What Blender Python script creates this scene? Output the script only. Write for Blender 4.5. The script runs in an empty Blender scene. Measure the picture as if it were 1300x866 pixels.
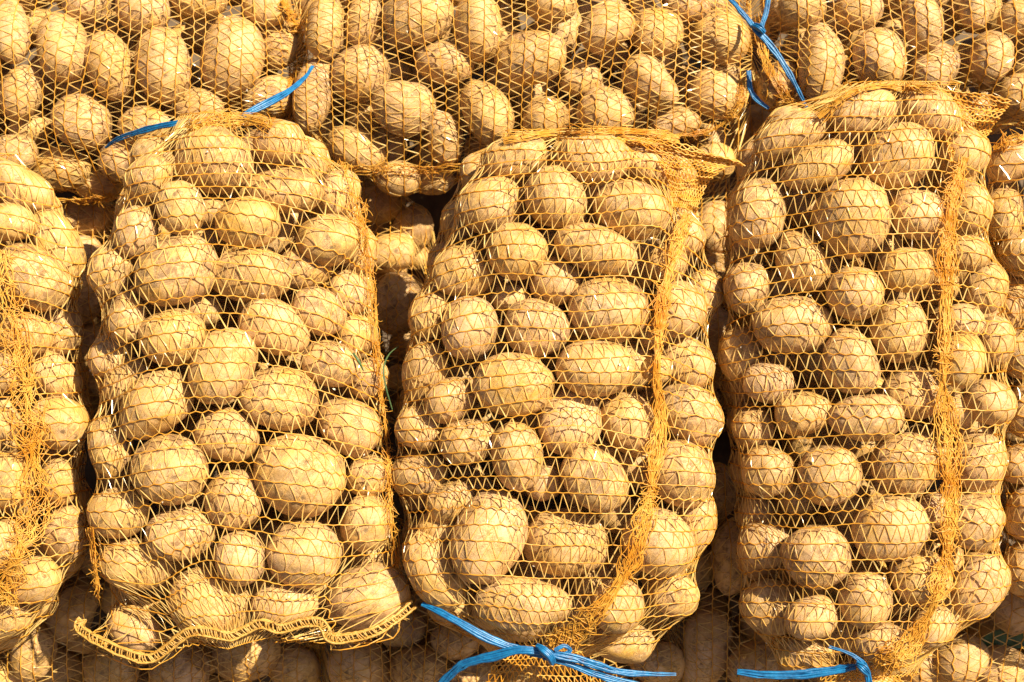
import bpy, math, random
import numpy as np
from mathutils import Matrix, Vector

random.seed(7)
rng = np.random.default_rng(7)
scene = bpy.context.scene
R = math.radians

# ------------------------------------------------------------------ frame of the pile
# The pile of sacks leans back; its face has its own frame: X to the right, U up along
# the slope, N out of the slope.  Lengths are laid out in "units" of 0.85 mm.
S = 0.00085
LEAN = R(25)
DC = 2000.0
U = np.array([0.0, math.sin(LEAN), math.cos(LEAN)])
N = np.array([0.0, -math.cos(LEAN), math.sin(LEAN)])
ZOFF = 0.75

def world(p):
    """pile units (x, y down, depth out of the slope) -> metres"""
    p = np.asarray(p, float)
    x = (p[..., 0] - 650.0) * S
    u = (433.0 - p[..., 1]) * S
    d = p[..., 2] * S
    out = np.empty(p.shape)
    out[..., 0] = x
    out[..., 1] = u * U[1] + d * N[1]
    out[..., 2] = u * U[2] + d * N[2] + ZOFF
    return out

def place(x, y, d):
    """position measured on the slope's face, moved to the thing's own distance"""
    k = (DC - d) / DC
    return np.stack(np.broadcast_arrays((x - 650.0) * k + 650.0, (y - 433.0) * k + 433.0, np.asarray(d, float)), -1)

def seen(p):
    k = DC / (DC - p[..., 2])
    return (p[..., 0] - 650.0) * k + 650.0, (p[..., 1] - 433.0) * k + 433.0

# ------------------------------------------------------------------ camera
cam = bpy.data.cameras.new('camera')
cam_o = bpy.data.objects.new('camera', cam)
scene.collection.objects.link(cam_o)
Mrot = Matrix(((1, U[0], N[0]), (0, U[1], N[1]), (0, U[2], N[2]))).to_4x4()
cp = N * DC * S
cam_o.matrix_world = Matrix.Translation((cp[0], cp[1], cp[2] + ZOFF)) @ Mrot
cam.sensor_width = 36.0
cam.lens = 36.0 * DC / 1300.0
cam.clip_start = 0.05
cam.clip_end = 200
cam.dof.use_dof = True
cam.dof.focus_distance = (DC - 290) * S
cam.dof.aperture_fstop = 8.0
scene.camera = cam_o

# ------------------------------------------------------------------ light
sd = np.array([0.52, 0.51, 0.685]); sd /= np.linalg.norm(sd)
sun_dir = sd[0] * np.array([1.0, 0, 0]) + sd[1] * U + sd[2] * N
sun_el = math.asin(sun_dir[2]); sun_az = math.atan2(sun_dir[0], sun_dir[1])
w = bpy.data.worlds.new('World'); scene.world = w; w.use_nodes = True
nt = w.node_tree; nt.nodes.clear()
sky = nt.nodes.new('ShaderNodeTexSky'); sky.sky_type = 'NISHITA'; sky.sun_disc = False
sky.air_density = 0.5; sky.dust_density = 1.5; sky.ozone_density = 0.0; sky.sun_elevation = sun_el; sky.sun_rotation = sun_az
bg = nt.nodes.new('ShaderNodeBackground'); bg.inputs[1].default_value = 0.05
wo = nt.nodes.new('ShaderNodeOutputWorld')
nt.links.new(sky.outputs[0], bg.inputs[0]); nt.links.new(bg.outputs[0], wo.inputs[0])
sl = bpy.data.lights.new('sun', 'SUN'); sl.energy = 5.0; sl.angle = R(0.5); sl.color = (1.0, 0.89, 0.66)
so = bpy.data.objects.new('sun', sl); scene.collection.objects.link(so)
so.rotation_euler = Vector(sun_dir).to_track_quat('Z', 'Y').to_euler()
so.location = (1, -1, 3)
scene.view_settings.view_transform = 'Standard'; scene.view_settings.look = 'None'
scene.view_settings.exposure = 1.33; scene.view_settings.gamma = 1.0
scene.view_settings.use_curve_mapping = False
scene.cycles.max_bounces = 6; scene.cycles.diffuse_bounces = 3; scene.cycles.glossy_bounces = 2; scene.cycles.transmission_bounces = 3

# ------------------------------------------------------------------ materials
def mat(name):
    m = bpy.data.materials.new(name); m.use_nodes = True
    n = m.node_tree.nodes; n.clear()
    return m, n, m.node_tree.links

def ramp(n, pts):
    r = n.new('ShaderNodeValToRGB')
    while len(r.color_ramp.elements) < len(pts):
        r.color_ramp.elements.new(0.5)
    for e, (p, c) in zip(r.color_ramp.elements, pts):
        e.position = p; e.color = (*c, 1) if len(c) == 3 else c
    return r

def mathn(n, l, op, a, b):
    q = n.new('ShaderNodeMath'); q.operation = op
    for i, v in enumerate((a, b)):
        if hasattr(v, 'default_value'): l.new(v, q.inputs[i])
        else: q.inputs[i].default_value = v
    return q.outputs[0]

def mixc(n, l, f, a, b, kind='MIX'):
    q = n.new('ShaderNodeMix'); q.data_type = 'RGBA'; q.blend_type = kind
    for i, v in ((0, f), (6, a), (7, b)):
        if hasattr(v, 'default_value'): l.new(v, q.inputs[i])
        elif i == 0: q.inputs[0].default_value = v
        else: q.inputs[i].default_value = (*v, 1)
    return q.outputs[2]

def noise(n, l, vec, scale, detail=4, rough=0.55, dist=0.0):
    q = n.new('ShaderNodeTexNoise'); q.inputs['Scale'].default_value = scale
    q.inputs['Detail'].default_value = detail; q.inputs['Roughness'].default_value = rough
    q.inputs['Distortion'].default_value = dist
    l.new(vec, q.inputs['Vector']); return q.outputs[0]

def potato_material():
    m, n, l = mat('potato_skin')
    tc = n.new('ShaderNodeTexCoord'); oi = n.new('ShaderNodeObjectInfo')
    geo = n.new('ShaderNodeNewGeometry')
    add = n.new('ShaderNodeVectorMath'); add.operation = 'ADD'
    mul = n.new('ShaderNodeMath'); mul.operation = 'MULTIPLY'; mul.inputs[1].default_value = 37.0
    l.new(oi.outputs['Random'], mul.inputs[0])
    l.new(tc.outputs['Object'], add.inputs[0]); l.new(mul.outputs[0], add.inputs[1])
    v = add.outputs[0]
    wadd = n.new('ShaderNodeVectorMath'); wadd.operation = 'SCALE'; wadd.inputs['Scale'].default_value = 24.0
    l.new(geo.outputs['Position'], wadd.inputs[0])
    wv = wadd.outputs[0]          # real-size coordinates: 1 = about 4 cm
    sep = n.new('ShaderNodeSeparateColor'); l.new(oi.outputs['Color'], sep.inputs[0])
    dust, yel, spot = sep.outputs[0], sep.outputs[1], sep.outputs[2]
    big = noise(n, l, v, 1.6, 5, 0.62, 0.6)
    r1 = ramp(n, [(0.32, (0.68, 0.465, 0.235)), (0.48, (0.67, 0.43, 0.145)), (0.64, (0.60, 0.35, 0.075))]); l.new(big, r1.inputs[0])
    r2 = ramp(n, [(0.32, (0.71, 0.485, 0.305)), (0.52, (0.67, 0.435, 0.23)), (0.68, (0.61, 0.375, 0.145))]); l.new(big, r2.inputs[0])
    base = mixc(n, l, yel, r2.outputs[0], r1.outputs[0])
    # bright yellow where the skin is rubbed clean
    yn = noise(n, l, wv, 1.5, 6, 0.7, 0.9)
    yr = ramp(n, [(0.50, (0, 0, 0)), (0.62, (1, 1, 1))]); l.new(yn, yr.inputs[0])
    base = mixc(n, l, mathn(n, l, 'MULTIPLY', yr.outputs[0], 0.42), base, (0.72, 0.455, 0.085))
    # pale pinkish dust lying in patches on the skin
    dn = noise(n, l, wv, 1.1, 8, 0.70, 1.0)
    dr = ramp(n, [(0.44, (0, 0, 0)), (0.58, (1, 1, 1))]); l.new(dn, dr.inputs[0])
    df = mathn(n, l, 'MULTIPLY', dr.outputs[0], mathn(n, l, 'ADD', mathn(n, l, 'MULTIPLY', dust, 0.65), 0.15))
    base = mixc(n, l, df, base, (0.66, 0.45, 0.30))
    # clinging soil, greyer and darker
    sn = noise(n, l, wv, 1.7, 9, 0.76, 1.6)
    sr = ramp(n, [(0.50, (0, 0, 0)), (0.57, (1, 1, 1))]); l.new(sn, sr.inputs[0])
    sf = mathn(n, l, 'MULTIPLY', sr.outputs[0], mathn(n, l, 'ADD', mathn(n, l, 'MULTIPLY', spot, 0.75), 0.10))
    base = mixc(n, l, sf, base, (0.26, 0.15, 0.075))
    # fine lenticels and flecks
    vo = n.new('ShaderNodeTexVoronoi'); vo.inputs['Scale'].default_value = 4.2; vo.inputs['Randomness'].default_value = 1.0
    l.new(wv, vo.inputs['Vector'])
    vr = ramp(n, [(0.0, (1, 1, 1)), (0.19, (0.7, 0.7, 0.7)), (0.30, (0, 0, 0))]); l.new(vo.outputs['Distance'], vr.inputs[0])
    gate = noise(n, l, wv, 2.4, 4, 0.65)
    gr = ramp(n, [(0.46, (0, 0, 0)), (0.58, (1, 1, 1))]); l.new(gate, gr.inputs[0])
    ff = mathn(n, l, 'MULTIPLY', mathn(n, l, 'MULTIPLY', vr.outputs[0], gr.outputs[0]), 0.85)
    base = mixc(n, l, ff, base, (0.13, 0.075, 0.035))
    # thin scratches and skin wrinkles
    wn = noise(n, l, wv, 3.0, 7, 0.72, 2.4)
    rid = mathn(n, l, 'ABSOLUTE', mathn(n, l, 'SUBTRACT', wn, 0.5), 0.0)
    rr = ramp(n, [(0.0, (1, 1, 1)), (0.035, (0, 0, 0))]); l.new(rid, rr.inputs[0])
    rf = mathn(n, l, 'MULTIPLY', mathn(n, l, 'MULTIPLY', rr.outputs[0], gr.outputs[0]), 0.85)
    base = mixc(n, l, rf, base, (0.19, 0.12, 0.06))
    # soil kept in the eyes
    at = n.new('ShaderNodeAttribute'); at.attribute_name = 'eye'
    base = mixc(n, l, mathn(n, l, 'MULTIPLY', at.outputs['Fac'], 0.85), base, (0.12, 0.07, 0.035))
    # fine mottling
    fm = noise(n, l, wv, 9.0, 6, 0.75)
    fr = ramp(n, [(0.28, (0.64, 0.55, 0.42)), (0.6, (0.78, 0.735, 0.61))]); l.new(fm, fr.inputs[0])
    base = mixc(n, l, 1.0, base, fr.outputs[0], 'MULTIPLY')
    b1 = n.new('ShaderNodeBump'); b1.inputs['Strength'].default_value = 0.45; b1.inputs['Distance'].default_value = 0.0022
    h = mathn(n, l, 'ADD', noise(n, l, wv, 7.0, 8, 0.68, 0.8), mathn(n, l, 'MULTIPLY', rf, -0.5))
    h = mathn(n, l, 'ADD', h, mathn(n, l, 'MULTIPLY', sf, 0.5))
    h = mathn(n, l, 'ADD', h, mathn(n, l, 'MULTIPLY', ff, -0.35))
    l.new(h, b1.inputs['Height'])
    p = n.new('ShaderNodeBsdfPrincipled')
    l.new(base, p.inputs['Base Color']); l.new(b1.outputs[0], p.inputs['Normal'])
    rg = ramp(n, [(0.3, (0.37, 0.37, 0.37)), (0.7, (0.60, 0.60, 0.60))]); l.new(dn, rg.inputs[0])
    l.new(rg.outputs[0], p.inputs['Roughness'])
    p.inputs['Specular IOR Level'].default_value = 0.42
    o = n.new('ShaderNodeOutputMaterial'); l.new(p.outputs[0], o.inputs[0])
    return m

def thread_material(name, ca, cb, rough, trans, coat=0.0, scale=30.0):
    m, n, l = mat(name)
    geo = n.new('ShaderNodeNewGeometry')
    nz = noise(n, l, geo.outputs['Position'], scale, 3, 0.6)
    r = ramp(n, [(0.32, ca), (0.68, cb)]); l.new(nz, r.inputs[0])
    p = n.new('ShaderNodeBsdfPrincipled'); l.new(r.outputs[0], p.inputs['Base Color'])
    p.inputs['Roughness'].default_value = rough; p.inputs['Specular IOR Level'].default_value = 0.6
    t = n.new('ShaderNodeBsdfTranslucent'); l.new(r.outputs[0], t.inputs[0])
    mx = n.new('ShaderNodeMixShader'); mx.inputs[0].default_value = trans
    l.new(p.outputs[0], mx.inputs[1]); l.new(t.outputs[0], mx.inputs[2])
    o = n.new('ShaderNodeOutputMaterial')
    if coat:
        tr = n.new('ShaderNodeBsdfTransparent'); tr.inputs[0].default_value = (1.0, 0.86, 0.55, 1)
        m2 = n.new('ShaderNodeMixShader'); m2.inputs[0].default_value = coat
        l.new(mx.outputs[0], m2.inputs[1]); l.new(tr.outputs[0], m2.inputs[2]); l.new(m2.outputs[0], o.inputs[0])
    else:
        l.new(mx.outputs[0], o.inputs[0])
    return m

M_POT = potato_material()
M_CHAIN = thread_material('orange_chain_thread', (0.74, 0.36, 0.03), (0.86, 0.53, 0.09), 0.33, 0.50, 0.06)
M_ZIG = thread_material('pale_tape_thread', (0.80, 0.53, 0.14), (0.86, 0.68, 0.31), 0.18, 0.52, 0.18)
M_SEAM = thread_material('orange_seam_thread', (0.72, 0.33, 0.024), (0.86, 0.54, 0.10), 0.38, 0.50)
M_HEM = thread_material('golden_hem_yarn', (0.444, 0.215, 0.026), (0.577, 0.348, 0.081), 0.5, 0.25, scale=80)

def blue_material():
    m, n, l = mat('blue_twine')
    geo = n.new('ShaderNodeNewGeometry')
    nz = noise(n, l, geo.outputs['Position'], 160, 4, 0.6)
    r = ramp(n, [(0.3, (0.002, 0.062, 0.185)), (0.7, (0.006, 0.145, 0.34))]); l.new(nz, r.inputs[0])
    p = n.new('ShaderNodeBsdfPrincipled'); l.new(r.outputs[0], p.inputs['Base Color'])
    p.inputs['Roughness'].default_value = 0.42; p.inputs['Specular IOR Level'].default_value = 0.5
    b = n.new('ShaderNodeBump'); b.inputs['Strength'].default_value = 0.6; b.inputs['Distance'].default_value = 0.001
    l.new(nz, b.inputs['Height']); l.new(b.outputs[0], p.inputs['Normal'])
    o = n.new('ShaderNodeOutputMaterial'); l.new(p.outputs[0], o.inputs[0])
    return m
M_BLUE = blue_material()

def simple(name, ca, cb, rough=0.6, scale=20, trans=0.0):
    m, n, l = mat(name)
    geo = n.new('ShaderNodeNewGeometry')
    nz = noise(n, l, geo.outputs['Position'], scale, 6, 0.65)
    r = ramp(n, [(0.3, ca), (0.7, cb)]); l.new(nz, r.inputs[0])
    p = n.new('ShaderNodeBsdfPrincipled'); l.new(r.outputs[0], p.inputs['Base Color'])
    p.inputs['Roughness'].default_value = rough
    b = n.new('ShaderNodeBump'); b.inputs['Strength'].default_value = 0.5; b.inputs['Distance'].default_value = 0.004
    l.new(nz, b.inputs['Height']); l.new(b.outputs[0], p.inputs['Normal'])
    o = n.new('ShaderNodeOutputMaterial')
    if trans:
        t = n.new('ShaderNodeBsdfTranslucent'); l.new(r.outputs[0], t.inputs[0])
        mx = n.new('ShaderNodeMixShader'); mx.inputs[0].default_value = trans
        l.new(p.outputs[0], mx.inputs[1]); l.new(t.outputs[0], mx.inputs[2]); l.new(mx.outputs[0], o.inputs[0])
    else:
        l.new(p.outputs[0], o.inputs[0])
    return m
M_SOIL = simple('brown_soil', (0.07, 0.045, 0.028), (0.16, 0.11, 0.07), 0.9, 25)
M_GREEN = simple('green_leaf', (0.045, 0.085, 0.025), (0.08, 0.14, 0.045), 0.5, 60, 0.3)
M_FLAKE = simple('pale_skin_flake', (0.55, 0.46, 0.34), (0.75, 0.68, 0.55), 0.7, 60)

# ------------------------------------------------------------------ mesh helpers
def link(o):
    scene.collection.objects.link(o); return o

def make_mesh(name, verts, faces, material, smooth=True):
    """verts (n,3) metres, faces (m,k) of one size k, or a list of such arrays"""
    me = bpy.data.meshes.new(name)
    fl = faces if isinstance(faces, list) else [faces]
    fl = [f for f in fl if len(f)]
    nf = sum(len(f) for f in fl); nl = sum(f.size for f in fl)
    me.vertices.add(len(verts)); me.vertices.foreach_set('co', np.ascontiguousarray(verts, dtype=np.float32).ravel())
    me.loops.add(nl); me.polygons.add(nf)
    me.loops.foreach_set('vertex_index', np.concatenate([f.ravel() for f in fl]).astype(np.int32))
    tot = np.concatenate([np.full(len(f), f.shape[1]) for f in fl]).astype(np.int32)
    st = np.concatenate([[0], np.cumsum(tot)[:-1]]).astype(np.int32)
    me.polygons.foreach_set('loop_start', st); me.polygons.foreach_set('loop_total', tot)
    me.polygons.foreach_set('use_smooth', np.full(nf, smooth))
    me.update(calc_edges=True); me.validate()
    me.materials.append(material)
    return me

def tubes(P, nrm, w, h, sides=4, twist=None, taper=None):
    """P (K,M,3) polylines in pile units, nrm same shape: outward normals.  w,h half sizes."""
    P = np.asarray(P, float)
    K, M, _ = P.shape
    T = np.gradient(P, axis=1); T /= np.linalg.norm(T, axis=2, keepdims=True) + 1e-9
    sd_ = np.cross(T, nrm); sd_ /= np.linalg.norm(sd_, axis=2, keepdims=True) + 1e-9
    nn = np.cross(sd_, T)
    tw = np.zeros((K, 1)) if twist is None else np.asarray(twist)
    if tw.ndim == 1: tw = tw[:, None]
    tw = np.broadcast_to(tw, (K, M))
    ct, st_ = np.cos(tw)[..., None], np.sin(tw)[..., None]
    a = sd_ * ct + nn * st_; b = nn * ct - sd_ * st_
    ang = np.arange(sides) * 2 * math.pi / sides + (math.pi / 4 if sides == 4 else 0)
    W = np.broadcast_to(np.asarray(w, float), (K, M)) if np.ndim(w) != 1 else np.broadcast_to(np.asarray(w, float)[:, None], (K, M))
    H = np.broadcast_to(np.asarray(h, float), (K, M)) if np.ndim(h) != 1 else np.broadcast_to(np.asarray(h, float)[:, None], (K, M))
    V = P[:, :, None, :] + a[:, :, None, :] * (np.cos(ang)[None, None, :, None] * W[:, :, None, None]) \
        + b[:, :, None, :] * (np.sin(ang)[None, None, :, None] * H[:, :, None, None])
    V = V.reshape(-1, 3)
    k = np.arange(K)[:, None, None] * M * sides; i = np.arange(M - 1)[None, :, None] * sides
    j = np.arange(sides)[None, None, :]; j2 = (j + 1) % sides
    F = np.stack(np.broadcast_arrays(k + i + j, k + i + j2, k + i + sides + j2, k + i + sides + j), -1).reshape(-1, 4)
    return V, F

def join(parts):
    Vs, Fs, o = [], [], 0
    for V, F in parts:
        Vs.append(V); Fs.append(F + o); o += len(V)
    return np.concatenate(Vs), np.concatenate(Fs)

def part(name, VF, material, parent, origin, smooth=True):
    V, F = VF
    me = make_mesh(name, world(V) - origin, F, material, smooth)
    o = link(bpy.data.objects.new(name, me)); o.parent = parent
    return o

def snoise(n, k, seed):
    """smooth periodic-free 1-D noise of n samples with about k bumps"""
    g = np.random.default_rng(seed).normal(size=int(k) + 4)
    x = np.linspace(0, k, n); i = x.astype(int); f = x - i
    f = f * f * (3 - 2 * f)
    return g[i] * (1 - f) + g[i + 1] * f

def curve(pts, n):
    """Catmull-Rom through points, n samples"""
    p = np.asarray(pts, float)
    p = np.vstack([2 * p[0] - p[1], p, 2 * p[-1] - p[-2]])
    m = len(p) - 3
    x = np.linspace(0, m - 1e-6, n); i = x.astype(int); t = (x - i)[:, None]
    a, b, c, d = p[i], p[i + 1], p[i + 2], p[i + 3]
    return 0.5 * (2 * b + (c - a) * t + (2 * a - 5 * b + 4 * c - d) * t * t + (3 * b - a - 3 * c + d) * t ** 3)

import bmesh
def potato_shape(seed):
    rg = np.random.default_rng(seed)
    big = []
    for q in range(5):
        d = rg.normal(size=3); d /= np.linalg.norm(d)
        big.append((rg.uniform(-0.045, 0.045), d * rg.uniform(2.0, 3.6), rg.uniform(0, 6)))
    for q in range(12):
        d = rg.normal(size=3)
        big.append((rg.uniform(0.003, 0.009), d * rg.uniform(3, 6), rg.uniform(0, 6)))
    blunt = 0.05 * rg.uniform(-1, 1)
    eyes = []
    for q in range(rg.integers(5, 9)):
        d = rg.normal(size=3); d[0] *= 1.3; d /= np.linalg.norm(d)
        t1 = np.cross(d, [1, 0.2, 0.1]); t1 /= np.linalg.norm(t1); t2 = np.cross(d, t1)
        eyes.append((d, t1, t2, rg.uniform(0.08, 0.14), rg.uniform(0.035, 0.06), rg.uniform(0.02, 0.045), rg.uniform(0.4, 1.0)))
    def base(n):
        r = np.ones(n.shape[:-1])
        for a, d, ph in big: r = r + a * np.cos(n @ d + ph)
        r = r * (1 + blunt * n[..., 0])
        return r * (0.78 + 0.22 * (np.abs(n) ** 2.5).sum(-1) ** (-1 / 2.5))
    smp = np.random.default_rng(1).normal(size=(600, 3)); smp /= np.linalg.norm(smp, axis=1, keepdims=True)
    norm = 1.0 / np.percentile(base(smp), 80)
    def rho(n): return np.minimum(base(n) * norm, 1.05)
    def full(n):
        r = rho(n); eye = np.zeros(len(n))
        for d, t1, t2, w1, w2, dep, st in eyes:
            x, y = n @ t1, n @ t2; front = n @ d > 0.5
            g = np.exp(-(x / w1) ** 2 - ((y + 1.5 * x * x) / w2) ** 2) * front
            r = r - dep * g
            eye = np.maximum(eye, np.clip(g * 1.3 - 0.35, 0, 1) * st)
        return r, eye
    return rho, full
def potato_mesh(fn, sub=4):
    bm = bmesh.new(); bmesh.ops.create_icosphere(bm, subdivisions=sub, radius=1.0)
    v = np.array([p.co[:] for p in bm.verts]); n = v / np.linalg.norm(v, axis=1, keepdims=True)
    f = np.array([[q.index for q in p.verts] for p in bm.faces]); bm.free()
    r, eye = fn(n)
    me = make_mesh('potato', n * r[:, None], f, M_POT)
    at = me.attributes.new('eye', 'FLOAT', 'POINT'); at.data.foreach_set('value', eye.astype(np.float32))
    return me
SHAPES = [potato_shape(100 + i) for i in range(22)]
VARIANTS = [potato_mesh(f[1]) for f in SHAPES]
FLIPS = [np.diag(v) for v in ([1, 1, 1.0], [-1, -1, 1.0], [1, -1, -1.0], [-1, 1, -1.0])]

# ------------------------------------------------------------------ potatoes read off, sack by sack
# (x, y, half length, half width, angle in degrees[, extra depth])
POT = {
'B': [(272,202,51,44,-20),(355,181,33,30,0),(362,241,53,29,-3),(229,262,37,31,100),(174,292,35,28,70),(188,226,34,28,40),
      (313,284,43,35,0),(271,270,22,18,0,-28),(224,345,54,44,20),(312,350,57,34,3),(141,345,33,29,80),(163,400,34,27,80),
      (417,306,43,34,-8),(385,338,36,27,10,-12),(430,246,33,27,75),(222,430,43,37,10),(343,411,49,35,-25),(399,397,37,30,-30),
      (443,372,31,26,-50),(449,425,27,25,0),(281,466,55,38,65),(194,515,53,42,35),(146,458,33,27,45),(165,487,36,24,45,-8),
      (140,568,43,28,100),(352,502,54,41,-3),(417,464,38,31,-15),(283,556,42,35,-15),(442,540,46,36,-40),(216,598,52,45,5),
      (381,603,60,52,-20),(302,632,41,38,0),(152,650,40,34,0),(468,605,30,27,0),(466,665,37,33,90),(231,677,45,34,10),
      (386,701,51,44,-5),(305,710,37,32,90),(172,717,47,35,-5),(265,766,53,46,-25),(362,765,43,27,0),(465,757,56,42,15),
      (170,797,37,28,-30),(464,478,28,24,60),(252,398,26,20,0,-30),(456,320,30,24,80)],
'C': [(655,198,45,29,15),(755,201,50,34,-5),(620,262,47,38,15),(706,252,41,38,-40),(802,264,53,37,-15),(657,318,41,36,0),
      (757,316,54,31,-18),(588,346,38,34,-15),(705,356,33,32,0,-10),(772,394,53,42,-5),(597,416,41,37,80),(680,420,44,38,0),
      (816,206,40,28,-15),(546,396,34,26,70),(868,301,29,25,0),(862,392,38,33,80),(848,340,28,24,0),(893,372,32,26,80),
      (650,381,24,20,0,-28),(648,488,54,41,-10),(755,466,52,37,-5),(723,533,45,41,80),(795,538,45,36,-60),(540,472,42,30,75),
      (572,507,34,28,30),(532,545,33,28,-20),(594,560,36,30,10),(656,579,46,33,100),(538,608,38,32,0),(756,608,47,38,-50),
      (620,681,62,46,65),(718,689,56,45,-8),(575,640,35,26,25,-10),(550,722,55,36,-60),(662,768,65,35,0),(836,690,48,42,-30),
      (785,768,37,33,30),(875,527,46,36,-50),(873,466,37,32,-40),(867,602,45,40,-50),(833,468,21,19,0),(880,664,38,26,80),
      (856,752,36,28,-40),(790,815,42,28,-10),(840,420,26,24,0,-16),(560,670,28,24,0,-14),(690,612,26,24,0,-30)],
'D': [(1095,141,45,31,10),(1182,144,41,29,-30),(1138,200,51,39,25),(1040,212,50,29,20),(1003,172,50,27,25),(1080,276,51,50,0),
      (962,270,46,38,80),(1165,272,36,33,0),(1017,331,42,35,-50),(1153,343,38,30,0),(1085,371,38,34,0),(1006,413,52,38,3),
      (1141,420,43,36,85),(950,365,35,30,80),(941,450,34,29,80),(1224,196,34,30,60),(1230,265,36,30,80),(1252,366,33,28,80),
      (1230,322,28,24,0),(1077,458,43,38,-60),(978,487,34,28,0),(1019,524,38,29,5),(1100,530,46,31,0),(1160,497,41,34,0,-16),
      (955,545,29,28,0),(975,600,36,34,0),(1053,601,43,39,0),(1153,587,46,39,0),(1243,585,38,36,90),(1128,670,51,42,15),
      (1036,706,46,40,-5),(972,692,35,32,0),(1098,762,38,34,90),(1168,735,41,37,-30),(1243,745,44,34,55),(978,770,42,34,-30),
      (1031,785,35,29,20),(1220,458,36,30,80),(1256,510,34,29,-20),(1240,662,38,36,0),(1262,432,32,25,90),(1120,815,40,26,0),
      (1184,796,32,26,30),(1022,832,40,24,0),(1222,410,28,24,0),(1222,520,26,24,0,-12),(1195,650,26,22,0,-14)],
'A': [(22,237,46,29,-30),(15,282,33,27,0),(70,316,50,28,-65),(42,354,53,38,-45),(32,425,35,29,0),(69,482,38,27,-50),
      (75,537,40,34,-30),(76,418,33,28,80),(0,540,25,22,0),(8,610,40,36,80),(75,612,31,25,80),(82,675,37,31,80),
      (40,738,38,30,30),(4,690,33,24,80),(0,472,30,26,0),(8,785,36,26,20)],
'E': [(1285,205,34,26,30),(1275,272,37,26,85),(1302,322,34,30,0),(1290,388,38,28,80),(1303,450,36,32,0),(1306,520,38,30,80),
      (1296,588,32,26,10),(1306,652,36,30,80),(1304,720,38,32,80)],
'T1': [(15,42,41,23,95),(79,60,44,32,100),(140,84,42,28,105),(207,84,46,35,95),(294,72,50,39,80),(28,117,36,25,80),
       (104,155,37,33,-20),(110,5,31,26,0),(183,12,36,30,0),(255,0,34,25,0),(52,33,23,20,0,-22),(182,160,35,26,0),
       (248,131,30,25,0),(355,57,31,25,70),(335,121,36,25,20),(76,212,37,28,0),(19,196,29,26,0),(158,205,34,26,0),(120,230,30,22,0,-12),
       (338,8,31,26,0)],
'T2': [(413,34,42,26,85),(462,31,34,21,80),(532,20,44,34,10),(608,33,44,29,95),(461,96,38,34,50),(398,122,46,24,80),
       (562,74,38,28,-15),(510,138,39,37,0),(617,140,46,30,-65),(560,172,35,22,-75),(452,190,38,26,-25),(505,226,29,22,0),
       (547,228,27,19,0),(672,73,47,34,10),(692,150,30,28,0),(770,143,37,30,-20),(772,35,35,29,30),(832,42,33,30,0),
       (913,48,37,32,-30),(909,121,37,31,-20),(826,108,40,29,-45),(700,4,31,25,0),(857,155,30,20,0),(738,100,28,21,0,-24),
       (646,98,24,20,0,-26),(905,205,28,24,0),(870,8,28,22,0),(730,190,30,24,0)],
'T3': [(1043,77,49,31,85),(1115,75,40,32,110),(1018,10,31,25,0),(1090,14,29,26,0),(1170,28,34,26,100),(1238,10,25,19,90),
       (1258,72,34,27,80),(1187,86,34,28,50),(1296,120,31,26,0),(988,108,31,24,60),(1292,22,24,22,0),(1240,140,30,24,0)],
'M': [(100,275,36,24,0),(106,325,26,24,0),(104,378,36,28,80),(463,246,23,19,90),(486,262,32,24,10),(522,292,30,24,60),(494,324,34,25,10),
      (506,385,39,34,90),(955,170,34,30,60,-30),(908,290,34,27,80,-40),(906,354,34,28,80,-40),(906,424,36,30,80,-40),(108,440,34,28,80)],
'L1': [(42,828,35,28,80),(92,776,37,30,60),(6,862,28,24,0),(228,851,37,34,0),(312,832,44,34,20),(142,850,35,30,0),(374,850,31,30,90)],
'L2': [(455,845,39,36,0),(531,850,35,30,10),(512,803,30,24,0),(580,812,32,26,0),(600,862,34,28,0),(835,842,34,28,0)],
'L3': [(895,825,50,32,75),(930,706,46,26,85),(908,625,38,28,80),(1182,846,35,30,0),(1218,838,36,30,40),(1272,850,36,30,0),
       (955,846,34,28,20),(1284,770,36,30,80),(1100,862,36,28,0)],
}

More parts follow.
